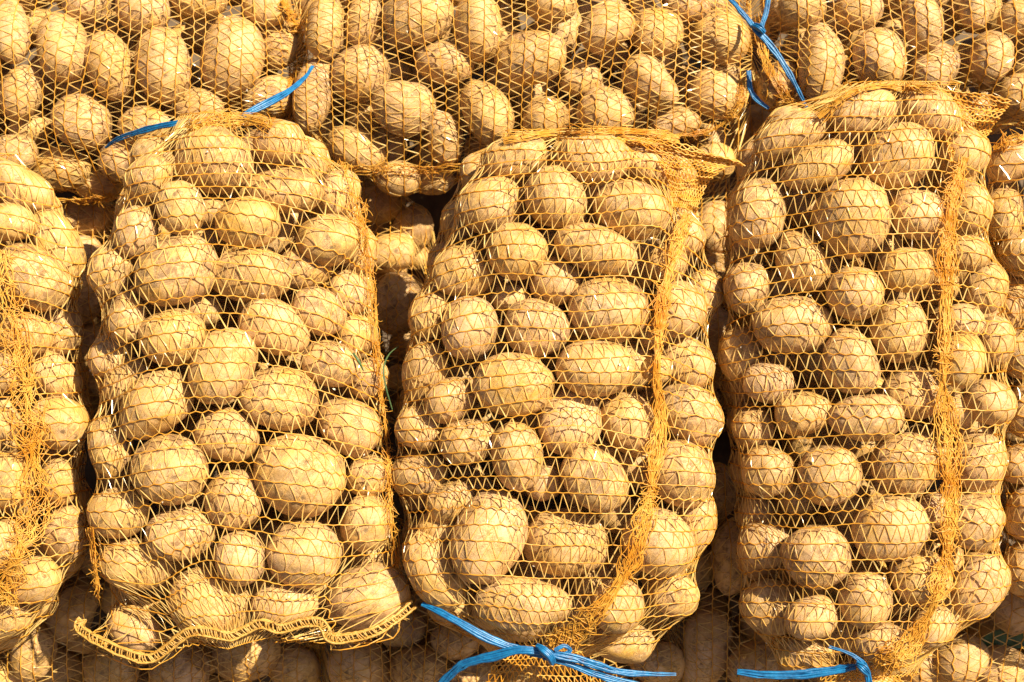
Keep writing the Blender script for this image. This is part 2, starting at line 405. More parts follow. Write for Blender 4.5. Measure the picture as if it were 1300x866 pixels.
# sack layout: axis 'v' stands along the slope, 'h' lies across it
# t0,t1 ends along the axis; line: (t, centre across); W,Dp half width and half depth; dc depth of the centre
# end0,end1: (half width, half depth) at the two ends; arch: rows bend (start, end)
SACKS = {
'B': dict(ax='v', t0=147, t1=806, line=[(147,285),(200,288),(300,296),(400,297),(600,307),(740,312),(806,314)], W=192, Dp=108, dc=205,
          end0=(46,22), end1=(208,15), arch=(66,14), pitch=19.6, nose=58),
'C': dict(ax='v', t0=166, t1=828, line=[(166,745),(260,725),(400,712),(550,706),(700,704),(828,690)], W=196, Dp=110, dc=210,
          end0=(92,14), end1=(62,34), arch=(64,4), pitch=18.4),
'D': dict(ax='v', t0=106, t1=852, line=[(106,1130),(200,1105),(350,1098),(550,1104),(750,1112),(852,1085)], W=182, Dp=108, dc=208,
          end0=(66,14), end1=(70,32), arch=(34,-4), pitch=19.4),
'A': dict(ax='v', t0=196, t1=850, line=[(196,-80),(330,-92),(530,-88),(680,-84),(850,-120)], W=188, Dp=104, dc=195,
          end0=(90,16), end1=(70,20), arch=(30,-30), pitch=19.0),
'E': dict(ax='v', t0=160, t1=790, line=[(160,1440),(400,1450),(790,1460)], W=172, Dp=100, dc=175,
          end0=(110,16), end1=(90,20), arch=(10,-10), pitch=19.0),
'T1': dict(ax='h', t0=-210, t1=384, line=[(-210,100),(384,98)], W=160, Dp=104, dc=10,
           end0=(60,20), end1=(125,14), arch=(10,-10), pitch=17.6),
'T2': dict(ax='h', t0=370, t1=948, line=[(370,80),(948,74)], W=158, Dp=106, dc=10,
           end0=(120,16), end1=(90,40), arch=(10,-22), pitch=17.8),
'T3': dict(ax='h', t0=948, t1=1480, line=[(948,42),(1100,32),(1480,40)], W=136, Dp=100, dc=10,
           end0=(34,26), end1=(90,20), arch=(40,-10), pitch=18.0),
'M1': dict(ax='h', t0=-140, t1=556, line=[(-140,410),(556,410)], W=165, Dp=98, dc=-62,
           end0=(90,20), end1=(90,20), arch=(10,-10), pitch=18.0),
'M2': dict(ax='h', t0=560, t1=1400, line=[(560,410),(1400,410)], W=165, Dp=98, dc=-62,
           end0=(90,20), end1=(90,20), arch=(10,-10), pitch=18.0),
'L1': dict(ax='h', t0=-190, t1=402, line=[(-190,800),(402,800)], W=168, Dp=100, dc=10,
           end0=(90,20), end1=(135,14), arch=(10,-10), pitch=18.0),
'L2': dict(ax='h', t0=408, t1=860, line=[(408,800),(860,800)], W=168, Dp=100, dc=10,
           end0=(135,14), end1=(110,20), arch=(10,-10), pitch=18.0),
'L3': dict(ax='h', t0=845, t1=1480, line=[(845,775),(1480,790)], W=182, Dp=100, dc=10,
           end0=(120,20), end1=(90,20), arch=(14,-10), pitch=18.4),
}
OUTL = {
'B': [(147,225,335),(165,190,372),(200,160,415),(250,140,445),(300,128,458),(350,112,468),(400,116,475),(450,121,484),(500,117,491),(560,114,496),(620,116,498),(680,116,500),(730,118,506),(770,125,516),(806,112,522)],
'C': [(166,610,880),(200,590,890),(250,568,896),(300,550,892),(350,535,890),(400,522,892),(450,512,905),(500,505,908),(600,500,905),(650,505,900),(700,512,886),(750,525,870),(800,560,830),(828,620,760)],
'D': [(106,1050,1240),(150,985,1242),(200,940,1248),(250,924,1252),(300,922,1256),(350,920,1275),(400,915,1280),(450,914,1282),(500,922,1290),(550,925,1286),(600,930,1280),(700,938,1280),(750,945,1272),(800,965,1220),(852,1020,1150)],
'A': [(196,-160,5),(240,-220,48),(280,-250,75),(330,-275,97),(400,-275,90),(460,-275,95),(530,-275,106),(600,-275,98),(660,-275,112),(700,-270,105),(740,-260,75),(780,-240,45),(820,-220,5),(850,-190,-50)],
'E': [(160,1270,1600),(300,1252,1630),(400,1262,1640),(600,1280,1640),(790,1290,1620)],
}
for k_, o_l in OUTL.items():
    SACKS[k_]['line'] = [(y, (a + b) / 2) for y, a, b in o_l]
    SACKS[k_]['wline'] = [(b - a) / 2 for y, a, b in o_l]
    SACKS[k_]['W'] = max(SACKS[k_]['wline'])
for s_ in SACKS.values():
    s_['pitch'] *= 0.86
POT['M1'] = [p for p in POT['M'] if p[0] < 540]
POT['M2'] = [p for p in POT['M'] if p[0] >= 540]
del POT['M']

for k, s in SACKS.items():
    t = np.array([q[0] for q in s['line']], float); c = np.array([q[1] for q in s['line']], float)
    f = (DC - s['dc']) / DC
    s['W'] = s['W'] * f
    s['lw'] = np.array(s['wline']) * f if 'wline' in s else np.full(len(t), s['W'])
    if s['ax'] == 'v':
        s['lt'] = (t - 433) * f + 433; s['lc'] = (c - 650) * f + 650
        s['T0'], s['T1'] = (s['t0'] - 433) * f + 433, (s['t1'] - 433) * f + 433
    else:
        s['lt'] = (t - 650) * f + 650; s['lc'] = (c - 433) * f + 433
        s['T0'], s['T1'] = (s['t0'] - 650) * f + 650, (s['t1'] - 650) * f + 650

def ac(s, P):
    """along / across coordinates of pile points"""
    return (P[..., 1], P[..., 0]) if s['ax'] == 'v' else (P[..., 0], P[..., 1])

def env_depth(s, P, grow=0.0):
    t, c = ac(s, P)
    xc = np.interp(t, s['lt'], s['lc'])
    nx = np.clip(np.abs(c - xc) / (np.interp(t, s['lt'], s['lw']) + grow), 0, 0.999)
    mid, hl = (s['T0'] + s['T1']) / 2, (s['T1'] - s['T0']) / 2
    tau = np.clip(np.abs(t - mid) / (hl + grow), 0, 0.999)
    return (s['Dp'] + grow) * (1 - nx ** 2.4) ** 0.5 * (1 - tau ** 5) ** 0.5

potatoes = []          # dicts: sack, c (pile), A rotation, axes, listed
def rotz(a):
    a = -R(a)          # y grows downwards in pile units
    return np.array([[math.cos(a), -math.sin(a), 0], [math.sin(a), math.cos(a), 0], [0, 0, 1.0]])

for k, lst in POT.items():
    s = SACKS[k]; mine = []
    for q in lst:
        x, y, a, b, ang = q[:5]; gk = 1.03 if k in 'ABCDE' else 1.08; a *= gk; b *= gk; ex = q[5] if len(q) > 5 else 0
        third = b * random.uniform(0.92, 1.06)
        d = s['dc'] + 60
        for _ in range(4):
            P = place(x, y, d)
            d = s['dc'] + max(float(env_depth(s, P, 6.0)) - third * 0.92, -12) + ex
        tilt = rotz(ang)
        ta = R(random.uniform(-14, 14)); tm = np.array([[math.cos(ta), 0, math.sin(ta)], [0, 1, 0], [-math.sin(ta), 0, math.cos(ta)]])
        mine.append(dict(sack=k, x=x, y=y, a=a, b=b, c3=third, ang=ang, d=d, Rm=tilt @ tm @ random.choice(FLIPS), var=random.randrange(22), listed=True))
    # neighbours that overlap: push the deeper one deeper, keep their place on the face
    def setup(p):
        f = (DC - p['d']) / DC
        p['c'] = place(p['x'], p['y'], p['d']); p['ax'] = np.array([p['a'], p['b'], p['c3']]) * f
    for p in mine: setup(p); p['d0'] = p['d']; p['t0'] = p['c3']
    for it in range(40):
        moved = 0
        for i in range(len(mine)):
            for j in range(i + 1, len(mine)):
                p, q = mine[i], mine[j]
                dv = q['c'] - p['c']; dist = np.linalg.norm(dv)
                if dist > 130: continue
                u = dv / (dist + 1e-9)
                rp = 1 / np.linalg.norm((p['Rm'].T @ u) / p['ax']); rq = 1 / np.linalg.norm((q['Rm'].T @ u) / q['ax'])
                ov = rp + rq - dist
                if ov > 4:
                    sp, sq = p['a'] * p['b'] + 40 * (p['d0'] - s['dc']), q['a'] * q['b'] + 40 * (q['d0'] - s['dc'])
                    deep, up = (q, p) if sq < sp else (p, q)
                    step = min(ov * 0.4, 3)
                    deep['d'] = max(deep['d'] - step, deep['d0'] - 15); up['d'] = min(up['d'] + step * 0.4, up['d0'] + 8)
                    m = (deep['x'] - up['x'], deep['y'] - up['y']); mm = math.hypot(*m) + 1e-6
                    lat = step * 0.05
                    deep['x'] += m[0] / mm * lat; deep['y'] += m[1] / mm * lat
                    setup(p); setup(q); moved += 1
        if not moved: break
    potatoes += mine

# the rest of each sack's filling
fill = []
for k, s in SACKS.items():
    mine = [p for p in potatoes if p['sack'] == k]
    C = [p['c'] for p in mine]; Rr = [(p['a'] * p['b'] * p['c3']) ** (1 / 3) * 0.94 for p in mine]
    if s['ax'] == 'v':       # potatoes that round out the two sides of a standing sack
        for t in np.arange(s['T0'] + 50, s['T1'] - 45, 17.0):
            for sg in (-1, 1):
                a = random.uniform(27, 34); b = a * random.uniform(0.8, 0.95); c3 = b
                c = np.interp(t, s['lt'], s['lc']) + sg * (np.interp(t, s['lt'], s['lw']) - b - 1)
                P = np.array([c, t, s['dc'] - random.uniform(12, 40)])
                r = (a * b * c3) ** (1 / 3)
                if any(np.linalg.norm(cc - P) < (rr + r) * 0.80 for cc, rr in zip(C, Rr)): continue
                C.append(P); Rr.append(r)
                sx, sy = seen(P)
                fill.append(dict(sack=k, c=P, ax=np.array([a, b, c3]), Rm=rotz(random.uniform(50, 130)), var=random.randrange(22), listed=False,
                                 inside=bool(-25 < sx < 1325 and -25 < sy < 890), front=0.0))
    tries = 5200
    for attempt in range(tries):
        t = random.uniform(s['T0'] + 25, s['T1'] - 25)
        n = random.uniform(-0.95, 0.95); c = np.interp(t, s['lt'], s['lc']) + n * (np.interp(t, s['lt'], s['lw']) - 24)
        P = np.array([c, t, 0.0]) if s['ax'] == 'v' else np.array([t, c, 0.0])
        e = float(env_depth(s, P))
        a = random.uniform(30, 44) if attempt < 3200 else random.uniform(22, 30)
        b = a * random.uniform(0.72, 0.92); c3 = b * random.uniform(0.92, 1.05)
        r = (a * b * c3) ** (1 / 3)
        lo, hi = -e * 0.95 + r * 0.7, e - r
        P[2] = s['dc'] + 50
        sx, sy = seen(P)
        inside = -25 < sx < 1325 and -25 < sy < 890
        if inside: hi = min(hi, e * 0.92 - r - (50 if s['ax'] == 'v' else 26))
        if hi < lo: continue
        P[2] = s['dc'] + random.uniform(lo, hi)
        ok = True
        for cc, rr in zip(C, Rr):
            if abs(cc[0] - P[0]) < 100 and abs(cc[1] - P[1]) < 100:
                if np.linalg.norm(cc - P) < (rr + r) * 0.93: ok = False; break
        if not ok: continue
        C.append(P); Rr.append(r)
        f = (DC - P[2]) / DC
        q = np.array([random.gauss(0, 1) for _ in range(4)]); q /= np.linalg.norm(q)
        from mathutils import Quaternion
        Rm = np.array(Quaternion(q).to_matrix())
        fill.append(dict(sack=k, c=P, ax=np.array([a, b, c3]), Rm=Rm, var=random.randrange(22), listed=False, inside=inside, front=P[2] - s['dc'] - e))

# ------------------------------------------------------------------ netting: a membrane drawn tight over the potatoes
def solve_net(k):
    s = SACKS[k]
    W, D, dc = s['W'], s['Dp'], s['dc']
    ntt = int((s['T1'] - s['T0']) / 4.0) + 1; nth = 240
    tt = np.linspace(s['T0'], s['T1'], ntt); th = np.arange(nth) * 2 * math.pi / nth
    xc = np.interp(tt, s['lt'], s['lc'])
    dl = dc + s.get('nose', 0) * np.clip((tt - s['T1'] + 150) / 150, 0, 1) ** 2
    s['dl'] = dl; s['tt'] = tt
    uc, ud = W * np.cos(th), D * np.sin(th)
    robs = np.full((ntt, nth), 0.02)
    for p in potatoes + fill:
        if p['sack'] != k: continue
        ra = p['ax'].max()
        t, c = ac(s, p['c'])
        i0, i1 = np.searchsorted(tt, t - ra), np.searchsorted(tt, t + ra)
        if i1 <= i0: continue
        B = (p['Rm'] / p['ax'][None, :]).T      # maps to unit ball
        if s['ax'] == 'v': col = (B[:, 0], B[:, 1], B[:, 2])
        else: col = (B[:, 1], B[:, 0], B[:, 2])
        # origin - centre in (across, along, depth)
        oc = xc[i0:i1] - c; ot = tt[i0:i1] - t; od = dl[i0:i1] - p['c'][2]
        O = oc[:, None] * col[0] + ot[:, None] * col[1] + od[:, None] * col[2]             # (n,3)
        Dv = uc[:, None] * col[0] + ud[:, None] * col[2]                           # (nth,3)
        a = (Dv ** 2).sum(1)[None, :]; b = O @ Dv.T; cc = (O ** 2).sum(1)[:, None] - 1
        disc = b * b - a * cc
        hit = disc > -0.12 * a
        ii, jj = np.nonzero(hit)
        if len(ii) == 0: continue
        aj, bj, cj = a[0, jj], b[ii, jj], cc[ii, 0]
        rho2 = np.ones(len(ii)); rv = np.zeros(len(ii))
        for _ in range(3):
            dq = bj * bj - aj * (cj + 1 - rho2)
            rv = np.where(dq > 0, (-bj + np.sqrt(np.maximum(dq, 0))) / aj, -bj / aj)
            X = O[ii] + rv[:, None] * Dv[jj]
            X /= np.linalg.norm(X, axis=1, keepdims=True) + 1e-9
            rho2 = SHAPES[p['var']][0](X) ** 2
        dq = bj * bj - aj * (cj + 1 - rho2)
        r = np.zeros(disc.shape)
        r[ii, jj] = np.where(dq > 0, (-bj + np.sqrt(np.maximum(dq, 0))) / aj, 0)
        robs[i0:i1] = np.maximum(robs[i0:i1], r)
    robs += 0.5 / np.hypot(uc, ud)[None, :]
    def endr(e): return 1 / np.sqrt((np.cos(th) * W / e[0]) ** 2 + (np.sin(th) * D / e[1]) ** 2)
    e0, e1 = endr(s['end0']), endr(s['end1'])
    r = np.maximum(robs, 0.5); r[0] = e0; r[-1] = e1
    f = np.linspace(0, 1, ntt)[:, None]
    r = np.maximum(r, np.minimum(e0, 1)[None] * (1 - f) ** 3)
    cosd = math.cos(2 * math.pi / nth)
    ha = 2 * math.pi * math.sqrt((W * W + D * D) / 2) / nth; ht = tt[1] - tt[0]
    wa, wt = 1 / ha ** 2, 1 / ht ** 2
    pull = 0.0002
    for it in range(700):
        av = 0.5 * (np.roll(r, 1, 1) + np.roll(r, -1, 1)) * cosd
        up = np.empty_like(r); up[1:-1] = 0.5 * (r[:-2] + r[2:]); up[0] = r[0]; up[-1] = r[-1]
        rn = (wa * av + wt * up) / (wa + wt)
        rn = np.maximum(rn - pull, robs); rn[0] = e0; rn[-1] = e1
        r = rn
    s.update(r=r, tt=tt, xc=xc, nth=nth, uc=uc, ud=ud, th=th)
    # arc length table over the angle, of the mean section
    rm = r[ntt // 4: 3 * ntt // 4].mean(0)
    px, py = np.append(rm * uc, rm[0] * uc[0]), np.append(rm * ud, rm[0] * ud[0])
    L = np.concatenate([[0], np.cumsum(np.hypot(np.diff(px), np.diff(py)))])
    s['L'] = L; s['per'] = L[-1]
    s['grid'] = surf(s, *np.meshgrid(np.arange(nth) * 2 * math.pi / nth, tt))
    return s

def surf(s, th, t, off=0.0):
    nth = s['nth']; tt = s['tt']
    g = (th / (2 * math.pi) * nth) % nth; i = np.floor(g).astype(int) % nth; f = g - np.floor(g); i2 = (i + 1) % nth
    h = np.clip((t - tt[0]) / (tt[1] - tt[0]), 0, len(tt) - 1.001); j = h.astype(int); e = h - j
    r = s['r']
    rr = (r[j, i] * (1 - f) + r[j, i2] * f) * (1 - e) + (r[j + 1, i] * (1 - f) + r[j + 1, i2] * f) * e
    a = np.cos(th) * s['W']; b = np.sin(th) * s['Dp']
    rr = rr + off / np.hypot(a, b)
    c = np.interp(t, tt, s['xc']) + rr * a; d = np.interp(t, tt, s['dl']) + rr * b
    return np.stack([c, t, d], -1) if s['ax'] == 'v' else np.stack([t, c, d], -1)

def nrm_of(s, P):
    """rough outward normal at points near the net"""
    t, c = ac(s, P)
    xc = np.interp(t, s['tt'], s['xc'])
    a = (c - xc) / s['W'] ** 2; b = (P[..., 2] - s['dc']) / s['Dp'] ** 2
    z = np.zeros_like(a)
    n = np.stack([a, z, b], -1) if s['ax'] == 'v' else np.stack([z, a, b], -1)
    return n / (np.linalg.norm(n, axis=-1, keepdims=True) + 1e-12)

def lay(s, pts, off=2.0):
    """drop points measured on the slope's face onto the net of a sack"""
    g = s['grid'].reshape(-1, 3); m = g[:, 2] > s['dc'] - 30
    g = g[m]; gx, gy = seen(g)
    out = []
    for x, y in pts:
        dd = (gx - x) ** 2 + (gy - y) ** 2
        near = np.where(dd < dd.min() + 30)[0]
        b = near[np.argmax(g[near, 2])]
        if dd.min() > 200: out.append(place(x, y, g[b, 2]))
        else: out.append(place(x, y, g[b, 2] + off))
    return np.array(out)

HEM = [(104,786),(101,797),(122,812),(158,829),(190,836),(214,822),(238,804),(262,802),(290,808),(312,800),(332,792),(356,798),(388,790),(408,792),(420,810),(442,810),(474,802),(502,786),(526,766)]
TH0, TH1 = R(-38), R(218)
def weave(k):
    s = SACKS[k]
    rg = np.random.default_rng(sum(map(ord, k)) + 5)
    per = s['per']; period = 12.2
    # angle along arc length, from TH0 to TH1
    full = np.linspace(0, 2 * math.pi, s['nth'] + 1)
    ext_th = np.concatenate([full - 2 * math.pi, full[1:], full[1:] + 2 * math.pi]); ext_L = np.concatenate([s['L'] - per, s['L'][1:], s['L'][1:] + per])
    l0, l1 = np.interp(TH0, ext_th, ext_L), np.interp(TH1, ext_th, ext_L)
    npd = int((l1 - l0) / period)
    rows = int((s['T1'] - s['T0']) / s['pitch'])
    M = npd * 4 + 1
    larc = np.linspace(l0, l1, M)
    # gather: more stitches where the netting is bunched along a seam
    wob = snoise(M, M / 26, rg.integers(1e6)) * 2.6
    base_t = np.linspace(s['T0'], s['T1'], rows)
    base_t[1:-1] += rg.normal(0, s['pitch'] * 0.07, rows - 2)
    drift = np.array([snoise(M, M / 34, rg.integers(1e6)) for _ in range(8)])
    tau = np.linspace(0, 1, rows)
    TH = np.empty((rows, M)); TT = np.empty((rows, M))
    for j in range(rows):
        lj = larc + wob * (1 + 0.0 * j) + snoise(M, M / 14, rg.integers(1e6)) * 1.4 + 3.0 * math.sin(j * 0.23 + len(k))
        TH[j] = np.interp(lj, ext_L, ext_th)
        q = tau[j] * 7; i = min(int(q), 6); f = q - i
        dr = (drift[i] * (1 - f) + drift[i + 1] * f) * s['pitch'] * 0.42 + snoise(M, M / 18, rg.integers(1e6)) * s['pitch'] * 0.055
        arch = s['arch'][0] * (1 - tau[j]) + s['arch'][1] * tau[j]
        arch *= math.sin(math.pi * min(max(tau[j], 0), 1)) ** 0.5
        bend = arch * (np.abs(np.cos(TH[j])) ** 2.2 - 0.35) * min(1, min(base_t[j] - s['T0'], s['T1'] - base_t[j]) / 110)
        TT[j] = np.clip(base_t[j] + dr * math.sin(math.pi * tau[j]) ** 0.4 + bend, s['T0'], s['T1'])
    TT = np.maximum.accumulate(TT + np.arange(rows)[:, None] * 1e-3, axis=0)
    if k == 'B':
        hx = np.array([q[0] for q in HEM], float); hy = np.array([q[1] for q in HEM], float)
        Q = surf(s, TH, TT); X_, Y_ = seen(Q)
        off = (np.interp(X_, hx, hy) - 806) * 0.86
        TT = TT + off * np.clip((tau[:, None] - 0.72) / 0.28, 0, 1) ** 1.6 * np.clip(np.sin(TH) * 4 + 0.6, 0, 1)
    # chain rows: pulled up and down where the tape threads are knotted in
    wave = np.where(np.arange(M) % 4 == 0, 1.0, np.where(np.arange(M) % 4 == 2, -1.0, 0.0))
    loose = 0.3 + 0.75 * np.clip(np.array([snoise(M, M / 30, rg.integers(1e6)) for _ in range(rows)]) + 0.4 * (tau[:, None] * 2 - 0.6), 0, 2)
    TW = TT + wave[None] * loose
    P = surf(s, TH, TW, 0.45 + 0 * TW)
    nr = nrm_of(s, P)
    thick = 1.0 + 0.12 * rg.normal(size=(rows, M))
    V1 = tubes(P, nr, 0.74 * thick, 0.52 * thick, 4)
    # tape threads zigzag between neighbouring rows
    up_i = np.arange(0, M, 4); dn_i = np.arange(2, M, 4)
    segs = []
    for j in range(rows - 1):
        for a, b in ((up_i[:-1], dn_i), (dn_i, up_i[1:])):
            n_ = min(len(a), len(b)); a, b = a[:n_], b[:n_]
            if a is up_i[:-1][:n_] or True:
                pass
            first_up = (a[0] % 4 == 0)
            ia, ib = (a, b)
            if first_up: A = (TH[j, ia], TW[j, ia]); Bq = (TH[j + 1, ib], TW[j + 1, ib])
            else: A = (TH[j + 1, ia], TW[j + 1, ia]); Bq = (TH[j, ib], TW[j, ib])
            f = np.linspace(0, 1, 4)[None, :]
            segs.append((A[0][:, None] * (1 - f) + Bq[0][:, None] * f, A[1][:, None] * (1 - f) + Bq[1][:, None] * f))
    th_ = np.concatenate([q[0] for q in segs]); t_ = np.concatenate([q[1] for q in segs])
    keep = rg.random(len(th_)) > 0.012
    th_, t_ = th_[keep], t_[keep]
    P2 = surf(s, th_, t_, 0.3 + 0 * t_)
    K = len(P2)
    tw = rg.uniform(-1.3, 1.3, K)[:, None] + np.linspace(-0.5, 0.5, 4)[None] * rg.normal(0, 1, K)[:, None]
    wv = np.clip(rg.normal(0.64, 0.18, K), 0.38, 1.25)
    V2 = tubes(P2, nrm_of(s, P2), wv[:, None] * np.ones((1, 4)), 0.2, 4, twist=tw)
    return V1, V2

for k in SACKS: solve_net(k)

LABEL = {
'A': ('upright orange net potato sack, loose seam folds, beside the hemmed sack', 'loose-folded sack'),
'B': ('upright orange net potato sack with stitched golden hem along its bottom', 'golden-hemmed sack'),
'C': ('upright orange net potato sack knotted at the bottom with looped blue twine', 'twine-knotted sack'),
'D': ('upright orange net potato sack with long straight side seam and ruffled top corner', 'straight-seamed sack'),
'E': ('shaded upright net potato sack tucked behind the long straight-seamed sack', 'shaded sack behind straight-seamed one'),
'T1': ('net potato sack lying sideways above the golden hemmed sack, vertical net rows', 'lying sack above golden-hemmed one'),
'T2': ('net potato sack lying sideways above the sack knotted with looped blue twine', 'lying sack above twine-knotted one'),
'T3': ('net potato sack lying sideways, its gathered end tied with dangling blue twine', 'lying sack with dangling twine'),
'M1': ('shadowed net potato sack lying behind the golden hemmed sack', 'shadowed sack behind golden-hemmed one'),
'M2': ('shadowed net potato sack lying behind the straight-seamed sack', 'shadowed sack behind straight-seamed one'),
'L1': ('dim net potato sack lying under the golden hem, with a dark brown end seam', 'lying sack under golden hem'),
'L2': ('dim net potato sack lying under the looped blue twine knot', 'lying sack under twine knot'),
'L3': ('dim net potato sack lying under the straight-seamed sack, green leaf inside', 'lying sack holding green leaf'),
}
EMPTY = {}
for k, s in SACKS.items():
    e = bpy.data.objects.new('net_sack', None); link(e)
    e.empty_display_size = 0.05
    if s['ax'] == 'v': base = np.array([s['xc'][-1], s['T1'], s['dc'] - s['Dp'] * 0.6])
    else: base = np.array([(s['T0'] + s['T1']) / 2, s['xc'].mean() + s['W'], s['dc'] - s['Dp'] * 0.6])
    o = world(base); e.location = o
    e['label'] = LABEL[k][0]; e['category'] = 'sack'
    e['group'] = 'upright potato sacks' if s['ax'] == 'v' else 'potato sacks lying across the pile'
    EMPTY[k] = (e, o)
    V1, V2 = weave(k)
    a = part('chain_thread', V1, M_CHAIN, e, o); a['kind'] = 'stuff'
    b = part('tape_thread', V2, M_ZIG, e, o, smooth=False); b['kind'] = 'stuff'

# ------------------------------------------------------------------ potato shapes

FR = np.array([[1, 0, 0], [0, -U[1], -U[2]], [0, N[1], N[2]]]).T   # pile axes -> world
def pot_matrix(p):
    m = FR @ p['Rm'] @ np.diag(p['ax'] * S)
    M4 = np.eye(4); M4[:3, :3] = m; M4[:3, 3] = world(p['c'])
    return Matrix(M4.tolist())

SEAMSIDE = {'A': 1, 'B': 1, 'C': 1, 'D': 1}
def spot(k, p):
    s = SACKS[k]
    t, c = ac(s, p['c']); tau = (t - s['T0']) / (s['T1'] - s['T0'])
    n = (c - np.interp(t, s['lt'], s['lc'])) / np.interp(t, s['lt'], s['lw'])
    if s['ax'] == 'v':
        a = 'near the top' if tau < 0.2 else 'in the upper half' if tau < 0.42 else 'at mid height' if tau < 0.6 else 'in the lower half' if tau < 0.83 else 'near the bottom'
        if k == 'E': return a
        b = 'far from the seam' if n < -0.3 else 'midway across' if n < 0.25 else 'beside the seam'
        return a + ', ' + b + ','
    return 'on the upper side' if n < -0.25 else 'on the lower side' if n > 0.3 else 'midway up'

def describe(p):
    size = (p['ax'][0] * p['ax'][1]) ** 0.5 / ((DC - p['c'][2]) / DC)
    el = p['ax'][0] / p['ax'][1]
    sz = 'large' if size > 44 else 'small' if size < 31 else 'medium'
    sh = 'elongated' if el > 1.45 else 'oval' if el > 1.15 else 'round'
    sk = 'dusty' if p['dust'] > 0.68 else 'yellow' if p['yel'] > 0.6 else 'tan'
    if p['sp'] > 0.42: sk = 'soil-stained ' + sk
    return f"{sz} {sh} {sk} potato {spot(p['sack'], p)} in {LABEL[p['sack']][1]}"

fill.sort(key=lambda p: (not p['inside'], -p['front']))
nlist = len(potatoes)
extra = fill[:max(0, 298 - nlist)]
rest = fill[max(0, 298 - nlist):]
for p in potatoes + extra:
    o = bpy.data.objects.new('potato', VARIANTS[p['var']]); link(o)
    o.matrix_world = pot_matrix(p)
    p['dust'], p['yel'], p['sp'] = random.random(), min(1, max(0, random.gauss(0.48, 0.3))), random.random() ** 1.6
    o.color = (p['dust'], p['yel'], p['sp'], 1)
    o['label'] = describe(p); o['category'] = 'potato'
    o['group'] = 'potatoes in ' + LABEL[p['sack']][1]
# what lies deeper in the sacks
def low_potato(seed):
    me = potato_mesh(SHAPES[seed - 300][1], 2)
    v = np.empty(len(me.vertices) * 3); me.vertices.foreach_get('co', v)
    f = np.empty(len(me.polygons) * 3, int); me.polygons.foreach_get('vertices', f)
    bpy.data.meshes.remove(me)
    return v.reshape(-1, 3), f.reshape(-1, 3)
lows = [low_potato(300 + i) for i in range(6)]
pv, pf, o_ = [], [], 0
for p in rest:
    v, f = random.choice(lows)
    m = FR @ p['Rm'] @ np.diag(p['ax'] * S)
    pv.append(v @ m.T + world(p['c'])); pf.append(f + o_); o_ += len(v)
me = make_mesh('deep_potatoes', np.concatenate(pv), np.concatenate(pf), M_POT)
o = link(bpy.data.objects.new('deep_potatoes', me)); o.color = (0.5, 0.6, 0.4, 1)
o['label'] = 'potatoes lying deep inside the net sacks behind the outer ones'; o['category'] = 'potatoes'; o['kind'] = 'stuff'

# ------------------------------------------------------------------ seams, ruffles, hems
def strands(path, nr, count, width, lift, thick, seed, loops=0, stubs=0, looplen=12):
    """a bunched seam: wavy strands along a path, short loops across it and cut ends sticking out"""
    rg = np.random.default_rng(seed)
    n = len(path)
    T = np.gradient(path, axis=0); T /= np.linalg.norm(T, axis=1, keepdims=True) + 1e-9
    B = np.cross(T, nr); B /= np.linalg.norm(B, axis=1, keepdims=True) + 1e-9
    out = []
    K = []
    width = width * np.clip(1 + 0.45 * snoise(n, max(n / 14, 2), seed + 900), 0.35, 1.9)
    for c in range(count):
        la = (rg.uniform(-1, 1) * width * 0.7 + snoise(n, n / 9, rg.integers(1e6)) * width * 0.32 + snoise(n, n / 3.2, rg.integers(1e6)) * width * 0.10)
        up = lift * (0.5 + 0.35 * np.abs(snoise(n, n / 4, rg.integers(1e6))))
        K.append(path + B * la[:, None] + nr * up[:, None])
    out.append(tubes(np.array(K), np.broadcast_to(nr, (count, n, 3)), thick * 0.9, thick * 0.75, 4))
    if loops:
        cen = rg.integers(1, n - 2, max(loops // 9, 3))
        i = np.where(rg.random(loops) < 0.55, np.clip(rg.choice(cen, loops) + rg.normal(0, 1.6, loops).astype(int), 1, n - 3), rg.integers(1, n - 2, loops)); f = np.linspace(-1, 1, 6)[None, :, None]
        Ln = (rg.uniform(0.5, 1.25, loops) * looplen)[:, None, None]
        sl = rg.normal(0, 1.1, (loops, 1, 1)); cv = rg.normal(0, 0.3, (loops, 1, 1))
        Pp = path[i][:, None] + B[i][:, None] * f * Ln * 0.6 + T[i][:, None] * (f * Ln * 0.45 * sl + cv * Ln * (f ** 2)) \
            + nr[i][:, None] * (lift * rg.uniform(0.4, 1.3, (loops, 1, 1)) * (1 - f ** 2) + 0.6) + B[i][:, None] * (rg.normal(0, 0.5, loops) * width[i])[:, None, None]
        out.append(tubes(Pp, np.broadcast_to(nr[i][:, None], Pp.shape), thick * 0.8, thick * 0.6, 4))
    if stubs:
        i = rg.integers(1, n - 2, stubs); f = np.linspace(0, 1, 4)[None, :, None]
        dr = B[i] * rg.choice([-1, 1], stubs)[:, None] * rg.uniform(0.3, 1, (stubs, 1)) + T[i] * rg.normal(0, 0.6, (stubs, 1)) + nr[i] * rg.uniform(0.1, 0.8, (stubs, 1))
        b2 = rg.normal(0, 0.35, (stubs, 3))
        Ln = (rg.uniform(4, 11, stubs))[:, None, None]
        Pp = path[i][:, None] + nr[i][:, None] * lift * 0.5 + dr[:, None] * f * Ln + b2[:, None] * f ** 2 * Ln
        out.append(tubes(Pp, np.broadcast_to(nr[i][:, None] + 0.01, Pp.shape), thick * 0.75, thick * 0.5, 4))
    return join(out)

